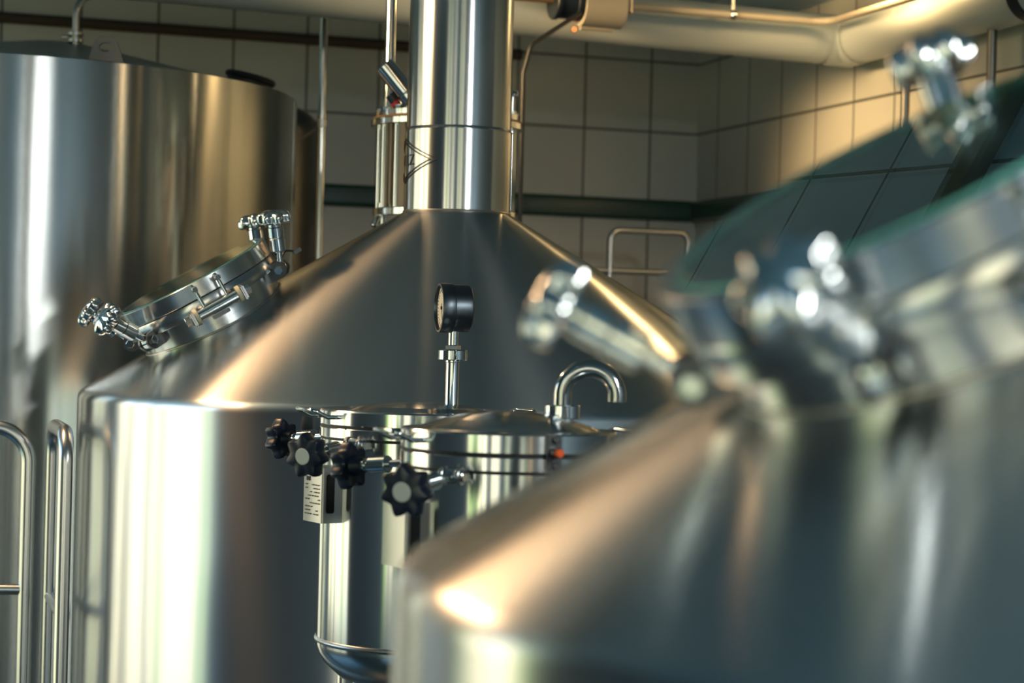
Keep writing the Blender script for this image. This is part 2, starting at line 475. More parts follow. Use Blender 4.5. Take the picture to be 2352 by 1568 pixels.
    for s in (-1, 1):
        q = hp + t * s * .026
        pts = [q + n3 * .010, q + n3 * .048 - d * .006, q + n3 * .056 - d * .024]
        tube(bm, fillet([tuple(x) for x in pts], .008, 4), .0042, 12)
        cyl(bm, q + n3 * .050 - d * .014, q + n3 * .050 + d * .004, .0062, 16, .001)
    fin(bm, 'hinge_arm', POL, hg)
    for s in (-1, 1):
        bm = bmesh.new(); cyl(bm, hp + t * s * .044, hp + t * s * .053, .0178, 32, .0012)
        bu = fin(bm, 'bushing', NYLON, hg); bu['label'] = 'cream plastic hinge bushing'
    for s in (-1, 1):
        bm = bmesh.new(); box(bm, (-.022, -.016, 0), (.017, .016, .007), axisM(hp + t * s * (.0535 if s > 0 else .0605), t, -d), .003)
        fin(bm, 'hinge_ear', SAT, hg)
    bm = bmesh.new(); cyl(bm, hp - t * .074, hp + t * .074, .005, 16)
    for s in (-1, 1): hexnut(bm, hp + t * s * .061, hp + t * s * .073, .0095)
    fin(bm, 'hinge_pin', POL, hg)
    # a bit of cable at the uphill clamp
    a = radians(336); q = V((cos(a), sin(a), 0)) * .185 + V((0, 0, hl - .055))
    bm = bmesh.new()
    tube(bm, fillet([tuple(q), tuple(q + V((.018, .004, .014))), tuple(q + V((.034, .0, .004))), tuple(q + V((.045, 0, -.002)))], .01, 4), .0022, 8)
    box(bm, (-.009, -.004, -.004), (.009, .004, .004), Matrix.Translation(q + V((.040, 0, .001))), .001)
    fin(bm, 'cable_tie', BLACK, root, M)
    return root
leans_hinge = {}
LK = 'stainless cone topped kettle with tall chimney and lettered lozenge emblem'
LF = 'large blurred cone topped kettle with big round glass manhole, chimney out of view'
leans_hinge[LK] = 266; leans_hinge[LF] = 268
kettle(-.128, 4.414, 1.554, .8, .1145, radians(70), .53, .1, LK, [(30, 28), (152, 28), (211, 38), (331, 22)], True, welds=2.134)
kettle(.7202, 1.4673, 1.532, .8, .1145, radians(70), .46, .09, LF, [(47, 30), (150, 35), (222, 38), (327, 22)], False, welds=2.112, csize=.9)

# ------------------------------------------------------------------ pressure vessels (yeast pots)
def vessel(cx, cy, R, zs_seam, zlid, zlow, zbot, dome, az, label, kind):
    root = empty('pressure_vessel', (cx, cy, 0), label, 'pressure vessel', 'small lidded steel vessels')
    bm = bmesh.new()
    dish = [(0, zbot - .075), (R * .45, zbot - .07), (R * .75, zbot - .052), (R * .93, zbot - .025), (R * .985, zbot - .008), (R, zbot + .004)]
    lathe(bm, dish + [(R, zlow - .001), (R - .003, zlow), (0, zlow)], 128)
    body = fin(bm, 'body', BRV, root)
    bm = bmesh.new()
    lathe(bm, [(R - .001 + .0042 * cos(2 * pi * k / 10), zbot + .012 + .0048 * sin(2 * pi * k / 10)) for k in range(11)], 128)
    fin(bm, 'weld_seam', WELD, body)
    bm = bmesh.new()
    lathe(bm, [(R - .01, zlow + .0025), (R + .0022, zlow + .0025), (R + .003, zlow + .0035), (R + .003, zs_seam - .0035), (R + .0022, zs_seam - .0025), (R - .01, zs_seam - .0025)], 128)
    fin(bm, 'clamp_collar', BRV, root)
    bm = bmesh.new()
    lathe(bm, [(R - .02, zlow - .0015), (R + .0005, zlow - .0015), (R + .0005, zlow + .0028), (R - .02, zlow + .0028)], 96)
    lathe(bm, [(R - .02, zs_seam - .0028), (R + .001, zs_seam - .0028), (R + .001, zs_seam + .0028), (R - .02, zs_seam + .0028)], 96)
    fin(bm, 'seal_ring', RUBBER, root)
    bm = bmesh.new()
    pr = [(0, zs_seam + .0025), (R + .0022, zs_seam + .0025), (R + .003, zs_seam + .0035), (R + .003, zlid - .0025), (R + .001, zlid), (R * .86, zlid + .001)]
    if kind == 'gauge': pr += [(R * .80, zlid - .003), (R * .74, zlid - .002), (R * .62, zlid + dome * .55), (R * .4, zlid + dome * .9), (R * .2, zlid + dome), (0, zlid + dome * 1.02)]
    else: pr += [(R * .78, zlid + dome * .22), (R * .6, zlid + dome * .55), (R * .4, zlid + dome * .82), (R * .2, zlid + dome * .96), (0, zlid + dome)]
    lathe(bm, fillet(pr, [0, 0, 0, 0, 0] + [.02] * (len(pr) - 6) + [0], 4), 128)
    lid = fin(bm, 'lid', BRV, root)
    # lifting handles on the lid rim
    for s in (radians(62), radians(-118)):
        d = V((-sin(s), -cos(s), 0)); t = V((cos(s), -sin(s), 0)); zz = zs_seam + .016
        bm = bmesh.new()
        a0 = d * (R * cos(.22) - .004) + t * .036 + V((0, 0, zz)); a1 = a0 - t * .072
        pts = [a0, a0 + d * .026, a0 + d * .052 + V((0, 0, .012)), a1 + d * .052 + V((0, 0, .012)), a1 + d * .026, a1]
        tube(bm, fillet([tuple(x) for x in pts], .009, 4), .0036, 12)
        fin(bm, 'lid_handle', POL, lid)
    # swing clamps with black star knobs
    for k, a in enumerate(az):
        s = radians(a); d = V((-sin(s), -cos(s), -.10)).normalized(); t = V((cos(s), -sin(s), 0)); n = d.cross(t)
        if n.z < 0: n = -n
        d0 = V((-sin(s), -cos(s), 0))
        piv = d0 * (R + .02) + V((0, 0, zlow - .004))
        bm = bmesh.new()
        for sg in (-1, 1):
            cyl(bm, piv + t * (sg * .0125 - .003), piv + t * (sg * .0125 + .003), .0125, 28, .0008)
            box(bm, (-.024, -.0075, -.003), (0, .0075, .003), axisM(piv + t * sg * .0125, t, d0))
        cp = fin(bm, 'clamp', SAT, root)
        bm = bmesh.new(); cyl(bm, piv - t * .0185, piv + t * .0185, .0055, 16, .001); cyl(bm, piv - t * .0195, piv - t * .0155, .0082, 20, .001); cyl(bm, piv + t * .0155, piv + t * .0195, .0082, 20, .001)
        fin(bm, 'pivot_pin', POL, cp)
        bm = bmesh.new()
        cyl(bm, piv - t * .0085, piv + t * .0085, .0105, 24, .001); cyl(bm, piv, piv + d * .112, .0056, 18)
        cyl(bm, piv + d * .050, piv + d * .084, .0128, 28, .001)
        cyl(bm, piv + d * .094, piv + d * .099, .0088, 24, .0008)
        fin(bm, 'swing_bolt', POL, cp)
        bm = bmesh.new()
        lathe(bm, [(.0085, 0), (.0115, .002), (.0145, .012), (.017, .02), (0, .02)], 32, axisM(piv + d * .098, d))
        star_knob(bm, axisM(piv + d * .113, d, t) @ Matrix.Rotation(.3 + k * .7, 4, 'Z'), .037, .026, 7, .25, .75, .06)
        kn = fin(bm, 'star_knob', BLACK, cp); kn['label'] = 'black plastic star knob'
        bm = bmesh.new(); cyl(bm, piv + d * .138, piv + d * .1418, .0132, 40, .001)
        cpn = fin(bm, 'knob_cap', CAP, cp); cpn['label'] = 'pale grey knob cap'
    # stand-off data plate
    s = radians(57); d = V((-sin(s), -cos(s), 0)); t = V((cos(s), -sin(s), 0))
    z0, z1 = zlow - .135, zlow - .045; w = .034; r1 = R + .034
    bm = bmesh.new()
    pr = fillet([(-w, R * .975), (-w, r1), (w, r1), (w, R * .975)], [0, .004, .004, 0], 4)
    th = .0015
    for i in range(len(pr) - 1):
        pass
    va = [[bm.verts.new(d * y + t * x + V((0, 0, z))) for x, y in pr] for z in (z0, z1)]
    for i in range(len(pr) - 1): bm.faces.new((va[0][i], va[0][i + 1], va[1][i + 1], va[1][i]))
    bmesh.ops.solidify(bm, geom=list(bm.faces), thickness=.002)
    dp = fin(bm, 'data_plate', SAT, root)
    dp['label'] = 'bent steel data plate on a stand-off bracket'
    bm = bmesh.new()                                # dark slot in the bracket's flank
    pts = fillet([(R + .012, z0 + .016), (r1 - .007, z0 + .016), (r1 - .007, z1 - .01), (R + .012, z1 - .01)], .004, 4, True)
    f = [bm.verts.new(t * (w + .0016) + d * x + V((0, 0, z))) for x, z in pts]; bm.faces.new(f)
    bmesh.ops.solidify(bm, geom=list(bm.faces), thickness=.0008)
    fin(bm, 'slot', RUBBER, dp, smooth=0)
    if kind == 'gauge':
        bm = bmesh.new(); rr = random.Random(3)
        def mark(x0, x1, za, zb_): box(bm, (0, 0, 0), (1, 1, 1), Matrix.Translation(d * (r1 + .0003) + t * x0 + V((0, 0, za))) @ Matrix((t * (x1 - x0), V((0, 0, zb_ - za)), d * .0012)).transposed().to_4x4())
        zc = (z0 + z1) / 2
        for row in range(9):
            x = -.024
            while x < .022:
                l = rr.uniform(.003, .008)
                if rr.random() < .62: mark(x, x + l, z0 + .012 + row * .006, z0 + .0138 + row * .006)
                x += l + .003
        for q in range(3): mark(-.02 + q * .0045, -.0185 + q * .0045, zc + .022, zc + .029)
        fin(bm, 'engraved_lines', plain('engraving_grey', (.12, .115, .1), .6), dp, smooth=0)
    if kind == 'gauge':
        gx, gy = -.1 + .1545, .033
        zb = zlid + dome * .5
        G = V((gx, gy, 0))
        bm = bmesh.new()
        lathe(bm, [(0, zb - .014), (.0118, zb - .014), (.0125, zb + .002), (.0118, zb + .004), (.0118, 1.646), (.0128, 1.647), (.0128, 1.652), (0, 1.652)], 32, Matrix.Translation(G))
        lathe(bm, [(.0135 + .0025 * cos(2 * pi * k / 8), zb + .001 + .002 * sin(2 * pi * k / 8)) for k in range(9)], 32, Matrix.Translation(G))
        pg = fin(bm, 'pressure_gauge', POL, root); pg['label'] = 'round pressure gauge on a steel stem'
        def slotted(z0, z1, r, name, par):
            bm = bmesh.new(); seg = 96; rs = []
            for z, k in ((z0, .93), (z0 + .0015, 1), (z1 - .0015, 1), (z1, .93)):
                rs.append([bm.verts.new(G + V(((r * k - (.0035 if (i % 24) in (0, 1, 2, 3) else 0)) * cos(2 * pi * i / seg), (r * k - (.0035 if (i % 24) in (0, 1, 2, 3) else 0)) * sin(2 * pi * i / seg), z))) for i in range(seg)])
            for a_, b_ in zip(rs[:-1], rs[1:]):
                for i in range(seg): bm.faces.new((a_[i], a_[(i + 1) % seg], b_[(i + 1) % seg], b_[i]))
            bm.faces.new(rs[0]); bm.faces.new(rs[-1]); return fin(bm, name, POL, par)
        slotted(1.650, 1.668, .0256, 'union_nut', pg)
        bm = bmesh.new(); hexnut(bm, G + V((0, 0, 1.668)), G + V((0, 0, 1.676)), .0132); fin(bm, 'hex_nut', POL, pg)
        bm = bmesh.new(); cyl(bm, G + V((0, 0, 1.676)), G + V((0, 0, 1.702)), .0088, 24); fin(bm, 'stem', POL, pg)
        s = radians(76); fd = V((-sin(s), -cos(s), 0)); cg = G + V((0, 0, 1.739))
        Mg = axisM(cg, fd)
        bm = bmesh.new()
        lathe(bm, [(0, -.027), (.036, -.027), (.0395, -.0245), (.0405, -.02), (.0405, .004), (.0418, .0045), (.0425, .006), (.0425, .0245), (.0415, .027), (.0385, .0275), (.037, .025), (.037, .020), (0, .020)], 96, Mg)
        fin(bm, 'gauge_case', steel('gauge_case_steel', (.10, .12, .14), .36), pg)
        bm = bmesh.new(); lathe(bm, [(0, .0203), (.0366, .0203), (.0366, .0215), (0, .0215)], 64, Mg); fin(bm, 'gauge_dial', DIAL, pg)
        bm = bmesh.new()
        for k in range(25):
            an = radians(225 - 270 * k / 24); L = .006 if k % 4 == 0 else .0035
            box(bm, (.032 - L, -.0005, .0215), (.032, .0005, .0219), Mg @ Matrix.Rotation(an, 4, 'Z'))
        box(bm, (-.008, -.0007, .022), (.027, .0007, .0225), Mg @ Matrix.Rotation(radians(200), 4, 'Z')); cyl(bm, Mg @ V((0, 0, .0215)), Mg @ V((0, 0, .0235)), .003, 16)
        fin(bm, 'gauge_needle', INK, pg, smooth=0)
    else:
        gx, gy = .0765, .03; G = V((gx, gy, 0)); zb = zlid + dome * .45
        bm = bmesh.new()
        cyl(bm, G + V((0, 0, zb - .02)), G + V((0, 0, 1.577)), .0145, 32)
        lathe(bm, [(.0145, 1.571), (.019, 1.572), (.019, 1.5745), (.0145, 1.5755)], 32, Matrix.Translation(G))
        pts = [V((0, 0, 1.59)), V((0, 0, 1.612))] + [V((.0395 - .0395 * cos(pi * k / 24), -.0 * k, 1.612 + .0395 * sin(pi * k / 24))) for k in range(1, 25)] + [V((.079, 0, 1.604))]
        rg = tube(bm, [G + Matrix.Rotation(-.12, 3, 'Z') @ p for p in pts], .0132, 28, caps=False)
        bmesh.ops.solidify(bm, geom=[f for f in bm.faces if all(v in {w_ for r_ in rg for w_ in r_} for v in f.verts)], thickness=.0015)
        gn = fin(bm, 'gooseneck_vent', POL, root); gn['label'] = 'bent steel gooseneck vent pipe'
        bm = bmesh.new(); seg = 96; rs = []
        for z, k in ((1.577, .94), (1.5785, 1), (1.596, 1), (1.5975, .94)):
            rs.append([bm.verts.new(G + V(((.0262 * k - (.0035 if (i % 24) < 4 else 0)) * cos(2 * pi * i / seg), (.0262 * k - (.0035 if (i % 24) < 4 else 0)) * sin(2 * pi * i / seg), z))) for i in range(seg)])
        for a_, b_ in zip(rs[:-1], rs[1:]):
            for i in range(seg): bm.faces.new((a_[i], a_[(i + 1) % seg], b_[(i + 1) % seg], b_[i]))
        bm.faces.new(rs[0]); bm.faces.new(rs[-1]); fin(bm, 'union_nut', POL, gn)
        # small probe with an orange tip on the lid rim
        s = radians(-23); d = V((-sin(s), -cos(s), 0)); t = V((cos(s), -sin(s), 0)); q = d * (R + .002) + V((0, 0, zs_seam + .006))
        bm = bmesh.new(); cyl(bm, q - d * .01, q + d * .016, .0075, 24, .001)
        for z in (.018, -.017): cyl(bm, q + V((0, 0, z)) + t * .002 - d * .01, q + V((0, 0, z)) + t * .002 + d * .012, .005, 18, .001)
        box(bm, (-.011, -.006, -.024), (.011, .003, .024), axisM(q, V((0, 0, 1)), t), .001)
        pb = fin(bm, 'sensor_bracket', DSTEEL, root)
        bm = bmesh.new(); cyl(bm, q + d * .0155, q + d * .028, .0058, 24, .0012)
        oc = fin(bm, 'sensor_cap', ORANGE, pb); oc['label'] = 'small orange sensor cap'
    for k in range(3):
        a = 2 * pi * k / 3 + .6
        bm = bmesh.new(); cyl(bm, (cos(a) * R * .8, sin(a) * R * .8, 0), (cos(a) * R * .8, sin(a) * R * .8, zbot - .04), .014, 16)
        fin(bm, 'leg', SAT, root)
    return root
vessel(-.1545, 3.417, .1635, 1.538, 1.565, 1.517, 1.168, .012, (31, 126), 'small lidded steel vessel topped by a round pressure gauge', 'gauge')
vessel(-.0012, 2.9, .152, 1.532, 1.562, 1.5075, 1.1675, .026, (26, 126), 'small lidded steel vessel topped by a bent gooseneck vent', 'vent')

# ------------------------------------------------------------------ big tank and its neighbour
root = empty('fermentation_tank', (-1.439, 5.45, 0), 'huge plain upright steel tank with lifting lug on its conical top', 'tank')
RS, ZR = .839, 2.313
bm = bmesh.new(); lathe(bm, [(0, .02), (RS, .02), (RS, ZR - .002), (RS - .003, ZR), (RS - .02, ZR)], 192); fin(bm, 'shell', BRS, root)
bm = bmesh.new()
ap = V((.16, .1, ZR + .155)); rim = [bm.verts.new(((RS - .012) * cos(2 * pi * k / 128), (RS - .012) * sin(2 * pi * k / 128), ZR - .004)) for k in range(128)]
i1 = [bm.verts.new(ap + V((.09 * cos(2 * pi * k / 128), .09 * sin(2 * pi * k / 128), -.012))) for k in range(128)]
for i in range(128): bm.faces.new((rim[i], rim[(i + 1) % 128], i1[(i + 1) % 128], i1[i]))
bm.faces.new(i1)
top = fin(bm, 'conical_top', SAT, root)
# lifting lug
bm = bmesh.new()
lx, ly = .455, -.63; lz = ZR + .004
out = fillet([(-.043, 0), (-.034, .03), (-.022, .062), (.022, .062), (.034, .03), (.043, 0)], [0, .01, .02, .02, .01, 0], 5)
hole = [(.016 * cos(2 * pi * k / 24), .036 + .011 * sin(2 * pi * k / 24)) for k in range(24)]
vo = [bm.verts.new((lx + x, ly + .0, lz + z)) for x, z in out]; vh = [bm.verts.new((lx + x, ly, lz + z)) for x, z in hole]
eo = [bm.edges.new((vo[i], vo[(i + 1) % len(vo)])) for i in range(len(vo))]; eh = [bm.edges.new((vh[i], vh[(i + 1) % 24])) for i in range(24)]
bmesh.ops.triangle_fill(bm, use_beauty=True, edges=eo + eh)
bmesh.ops.solidify(bm, geom=list(bm.faces), thickness=.008)
fin(bm, 'lifting_lug', DSTEEL, root)
bm = bmesh.new()
q = V((.695, .1, ZR + .03))
lathe(bm, [(.062, -.06), (.062, .036)], 64, Matrix.Translation(q) @ Matrix.Rotation(.22, 4, 'Y'))
lathe(bm, [(.062 + .009 * cos(2 * pi * k / 12), .036 + .009 * sin(2 * pi * k / 12)) for k in range(13)], 64, Matrix.Translation(q) @ Matrix.Rotation(.22, 4, 'Y'))
fin(bm, 'top_manway', DARKPIPE, root)
# overhead feed pipe from the tank top
FP = V((-1.19 + 1.439, 5.42 - 5.45, 0)); FM = Matrix.Translation(FP)
bm = bmesh.new()
P0 = V((0, 0, 2.36)); tops = [P0, V((0, 0, 2.58)), V((0, 0, 2.58)) + U * 1.55]
tube(bm, fillet([tuple(x) for x in tops], .06, 8), .0095, 16); fpo = fin(bm, 'feed_pipe', SAT, root, FM); fpo['label'] = 'thin pipe rising from the tank top'
bm = bmesh.new()
for z in (2.445, 2.463): cyl(bm, (0, 0, z), (0, 0, z + .011), .021, 24, .002)
cyl(bm, (-.02, -.004, 2.459), (-.036, -.008, 2.459), .005, 12)
fin(bm, 'union_clamp', SAT, fpo)

root = empty('storage_tank', (-.848, 6.4, 0), 'narrow dark steel tank squeezed between the huge tank and the tiled wall', 'tank')
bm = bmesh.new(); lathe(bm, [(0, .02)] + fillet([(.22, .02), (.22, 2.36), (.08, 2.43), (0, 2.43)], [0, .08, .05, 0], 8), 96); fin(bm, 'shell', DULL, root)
bm = bmesh.new(); cyl(bm, (0, 0, 2.42), (0, 0, 2.46), .05, 32); fin(bm, 'neck', SAT, root)

# ------------------------------------------------------------------ handrails beside the kettle
def handrail(p0, p1, ztop, zbar, label, r=.0157, bend=.055):
    p0, p1 = V(p0), V(p1)
    root = empty('handrail', (p0.x, p0.y, 0), label, 'handrail', 'tubular handrails by the kettle')
    e = p1 - p0
    bm = bmesh.new(); tube(bm, fillet([(0, 0, 0), (0, 0, ztop), (e.x, e.y, ztop), (e.x, e.y, 0)], [0, bend, bend, 0], 12), r, 24); fin(bm, 'rail', SAT, root)
    bm = bmesh.new(); u = e.normalized(); tube(bm, [V((0, 0, zbar)) + u * .006, V((e.x, e.y, zbar)) - u * .006], .0115, 18); fin(bm, 'crossbar', SAT, root)
handrail((-1.021, 4.3, 0), (-1.60, 4.22, 0), 1.472, 1.127, 'tubular steel handrail with wide rounded corner seen broadside', bend=.075)
handrail((-.876, 4.0, 0), (-.970, 4.3, 0), 1.478, 1.115, 'tubular steel handrail seen edge-on, close against the kettle side', bend=.06)

# ------------------------------------------------------------------ sight-glass column behind the chimney
cx, cy = -.169, 4.85
root = empty('condenser', (cx, cy, 0), 'flanged steel column with tie rods standing behind the chimney', 'column')
bm = bmesh.new(); lathe(bm, [(0, 1.80), (.05, 1.80), (.05, 1.972), (0, 1.972)], 32); fin(bm, 'pedestal', SAT, root)
bm = bmesh.new(); lathe(bm, [(0, 1.968), (.171, 1.968), (.173, 1.97), (.173, 1.985), (.171, 1.987), (0, 1.987)], 96); fin(bm, 'base_flange', POL, root)
bm = bmesh.new(); lathe(bm, [(0, 1.986), (.142, 1.986), (.142, 2.182), (0, 2.182)], 96); fin(bm, 'inner_cylinder', steel('amber_tint_steel', (.42, .33, .25), .2), root)
bm = bmesh.new(); lathe(bm, [(0, 2.181), (.18, 2.181), (.182, 2.183), (.182, 2.196), (.180, 2.198), (0, 2.198)], 96); lathe(bm, [(0, 2.202), (.172, 2.202), (.174, 2.204), (.174, 2.216), (0, 2.216)], 96)
tf = fin(bm, 'top_flange', POL, root)
bm = bmesh.new(); lathe(bm, [(0, 2.197), (.178, 2.197), (.178, 2.203), (0, 2.203)], 96); fin(bm, 'gasket', plain('brown_gasket', (.35, .2, .09), .6), root)
for k in range(18):
    a = 2 * pi * k / 18 + .1
    bm = bmesh.new(); p = V((cos(a) * .160, sin(a) * .160, 0)); cyl(bm, p + V((0, 0, 1.985)), p + V((0, 0, 2.183)), .0075, 16)
    hexnut(bm, p + V((0, 0, 2.214)), p + V((0, 0, 2.226)), .011)
    fin(bm, 'tie_rod', POL, root)
bm = bmesh.new(); cyl(bm, (-.148, -.03, 2.0), (-.148, -.03, 1.95), .012, 16)
p = V((-.165, -.05, 1.955)); cyl(bm, p + V((.01, .01, .02)), p - V((.002, .002, .012)), .0085, 20, .002)
fin(bm, 'drain_fitting', POL, root)
bm = bmesh.new()
cyl(bm, (.155, -.03, 2.216), (.155, -.03, 2.262), .006, 16); lathe(bm, [(0, -.01), (.009, -.006), (.0115, 0), (.009, .007), (0, .01)], 20, Matrix.Translation((.158, -.03, 2.268)))
fin(bm, 'vent_plug', POL, root)
bm = bmesh.new()
a0 = V((-.148, -.115, 2.318)); ax = V((.62, .05, -.72)).normalized()
cyl(bm, a0, a0 + ax * .084, .0245, 40, .003); cyl(bm, a0 + ax * .084, a0 + ax * .106, .030, 40, .002)
hexnut(bm, a0 + ax * .1 - V((.012, 0, .02)), a0 + ax * .1 - V((.012, 0, .02)) + ax * .02, .02)
lm = fin(bm, 'inspection_lamp', POL, root); lm['label'] = 'tilted cylindrical inspection lamp'
bm = bmesh.new(); q = a0 + ax * .075 + V((-.033, 0, -.012)); cyl(bm, q, q + ax * .02, .012, 20); fin(bm, 'lamp_gland', BLACK, lm)
bm = bmesh.new(); cyl(bm, q + ax * .02, q + ax * .028, .0135, 20); fin(bm, 'gland_ring', RED, lm)
bm = bmesh.new(); q = a0 + ax * .105; tube(bm, [q, q + V((.01, .02, -.03)), V((-.09, -.06, 2.214))], .012, 14); tube(bm, [q + V((.035, .01, 0)), V((-.05, -.09, 2.214))], .006, 12); fin(bm, 'lamp_stay', SAT, lm)
bm = bmesh.new(); cyl(bm, (-.147, .1, 2.214), (-.147, .1, CEZ - .01), .0135, 24); fin(bm, 'riser_pipe', POL, root)

# ------------------------------------------------------------------ duct and pipes under the ceiling
EL = V((.962, 5.93, 2.578)); RD = .0715
root = empty('insulated_duct', (EL.x, EL.y, 0), 'fat white insulated duct with a mitred elbow under the ceiling', 'duct')
def rel(p): return V(p) - V((EL.x, EL.y, 0))
bm = bmesh.new(); tube(bm, [rel(EL - U * 3.62 + V((0, 0, .06))), rel(EL - U * .01)], RD, 48); fin(bm, 'duct_run', DUCT, root)
bm = bmesh.new(); tube(bm, [rel(EL + W * .01), rel(EL + W * 5.5)], RD, 48); fin(bm, 'duct_run', DUCT, root)
bm = bmesh.new()
def mitre(bm, r, ext, bulge=0):
    seg = 48; nrm = (U + W).normalized(); rings = []
    for base, dirv in ((EL - U * ext, U), (EL, None), (EL + W * ext, W)):
        side = V((0, 0, 1)); pts = []
        ax = U if dirv is not None and dirv == U else (W if dirv is not None else None)
        for k in range(seg):
            a = 2 * pi * k / seg
            if ax is not None:
                s = ax.cross(V((0, 0, 1))); pts.append(base + s * cos(a) * r + V((0, 0, 1)) * sin(a) * r)
            else:
                s0 = U.cross(V((0, 0, 1))); q = EL + s0 * cos(a) * r + V((0, 0, 1)) * sin(a) * r
                bis = (U - W).normalized(); d0 = (q - EL).dot((U + W).normalized()) / U.dot((U + W).normalized())
                pts.append(q - U * d0)
        rings.append([bm.verts.new(rel(p)) for p in pts])
    for a, b_ in zip(rings[:-1], rings[1:]):
        for i in range(seg): bm.faces.new((a[i], a[(i + 1) % seg], b_[(i + 1) % seg], b_[i]))
mitre(bm, RD + .0025, .085); fin(bm, 'elbow', DUCT, root, smooth=30)
# thin pipe that follows the duct
off = V((0, 0, .026)) ; EP = EL - U * .14 + W * .14 + off
root = empty('conduit_pipe', (EP.x, EP.y, 0), 'thin pale pipe following the duct with a hanger rod', 'pipe')
bm = bmesh.new(); rp = lambda p: V(p) - V((EP.x, EP.y, 0))
tube(bm, fillet([tuple(rp(EP - U * .605)), tuple(rp(EP)), tuple(rp(EP + W * .74))], .06, 10), .0105, 16); fin(bm, 'tube', plain('pale_pipe_paint', (.6, .55, .44), .35), root)
bm = bmesh.new(); q = EP - U * .295; cyl(bm, rp(q), rp(V((q.x, q.y, CEZ - .008))), .0055, 12); lathe(bm, [(.0115, -.008), (.014, -.006), (.014, .006), (.0115, .008)], 20, axisM(rp(q), U)); fin(bm, 'hanger_rod', SAT, root)
# actuator hanging in that line
q0 = EP - U * .80
root = empty('valve_actuator', (q0.x, q0.y, 0), 'grey box actuator with dark round flange and tiny orange light', 'actuator')
ra = lambda p: V(p) - V((q0.x, q0.y, 0))
A = axisM(ra(q0 + V((0, 0, .0))), U, V((0, 0, 1)))     # local z along the run, local x up
bm = bmesh.new(); box(bm, (-.028, -.062, .045), (.09, .05, .178), A, .006); box(bm, (-.026, -.066, .178), (.088, .054, .186), A, .003)
hs = fin(bm, 'housing', GREYBOX, root)
bm = bmesh.new(); lathe(bm, [(0, .05), (.054, .05), (.056, .052), (.056, .17), (.054, .172), (0, .172)], 64, A @ Matrix.Translation((-.008, -.004, 0))); fin(bm, 'lower_cover', GREYBOX, root)
bm = bmesh.new(); cyl(bm, A @ V((-.066, -.01, .055)), A @ V((-.066, -.01, .15)), .007, 14); fin(bm, 'cover_rail', GREYBOX, root)
bm = bmesh.new(); lathe(bm, [(0, -.03), (.05, -.03), (.052, -.028), (.052, -.018), (.048, -.016), (.048, .03), (.052, .032), (.052, .044), (.050, .046), (0, .046)], 64, A); fin(bm, 'flange', NAVY, root)
bm = bmesh.new(); lathe(bm, [(.0042 + .0012 * cos(2 * pi * k / 8), .0012 * sin(2 * pi * k / 8)) for k in range(9)], 24, axisM(A @ V((-.070, -.026, .044)), V((-.2, -.95, -.2)))); fin(bm, 'indicator_light', LED, root)
bm = bmesh.new(); cyl(bm, A @ V((.0, 0, -.25)), A @ V((0, 0, -.028)), .0095, 20); fin(bm, 'inlet_pipe', plain('bronze_pipe', (.2, .13, .07), .4), root)
bm = bmesh.new(); cyl(bm, A @ V((.03, -.01, -.075)), A @ V((.03, -.01, -.03)), .018, 24, .002); fin(bm, 'gland', BLACK, root)
bm = bmesh.new(); cyl(bm, A @ V((.086, 0, .11)), A @ V((.086, 0, .11)) + V((0, 0, CEZ - .008 - (A @ V((.086, 0, .11))).z)), .006, 12); fin(bm, 'hanger_rod', SAT, root)

# wall conduits
def pipe(name, pts, r, mat, label, cat='pipe', group=None, bend=.05, seg=14):
    o = V((pts[0][0], pts[0][1], 0)); bm = bmesh.new()
    tube(bm, fillet([tuple(V(p) - o) for p in pts], bend, 8), r, seg)
    ob = fin(bm, name, mat); ob.location = o
    return tag(ob, label, cat, group)
pipe('wall_conduit', [room(-4.4, .03, 2.655), room(-.68, .03, 2.655)], .018, BROWN, 'brown conduit running along the top of the tiled back wall')
pipe('dark_conduit', [V((.16, 5.42, 2.56)), V((.03, 5.3, 2.455)), V((.012, 5.3, 2.38)), V((.012, 5.3, 0))], .0062, DARKPIPE, 'thin dark conduit bending down beside the chimney from the duct', bend=.03)
root = empty('water_pipe', (-.5575, 5.75, 0), 'slim steel standpipe with clamp between the tanks and the chimney', 'pipe')
bm = bmesh.new(); tube(bm, [(0, 0, 0), (0, 0, CEZ - .01)], .0122, 20); fin(bm, 'tube', POL, root)
bm = bmesh.new(); lathe(bm, [(.012, 2.268), (.0165, 2.269), (.0165, 2.288), (.012, 2.289)], 24); tube(bm, [(-.004, .018, 2.279), (-.112, .505, 2.279)], .0045, 12); fin(bm, 'pipe_clamp', SAT, root)
pipe('drop_pipe', [V((1.2105, 5.187, 0)), V((1.2105, 5.187, 2.51))], .0125, DULL, 'vertical steel pipe below the duct, further from the wall corner', group='steel pipes dropping from the duct')
pipe('drop_pipe', [V((1.0714, 5.603, 0)), V((1.0714, 5.603, 2.51))], .0125, DULL, 'vertical steel pipe below the duct, nearer the wall corner', group='steel pipes dropping from the duct')
DC = EL + W * .98
root = empty('duct_clamp', (DC.x, DC.y, 0), 'black clamp band and box around the duct', 'clamp')
bm = bmesh.new(); lathe(bm, [(RD + .0005, -.02), (RD + .006, -.02), (RD + .006, .02), (RD + .0005, .02), (RD + .0005, -.02)], 48, axisM(V((0, 0, EL.z)), W)); bd = fin(bm, 'band', BLACK, root)
bm = bmesh.new(); box(bm, (-.02, -.02, -.04), (.035, .03, .12), axisM(V((0, 0, EL.z)) - U * (RD + .03), W, V((0, 0, 1))), .004); fin(bm, 'junction_box', BLACK, root)
bm = bmesh.new(); cyl(bm, V((0, 0, EL.z + RD)), V((0, 0, CEZ - .008)), .006, 12); fin(bm, 'hanger_rod', SAT, root)
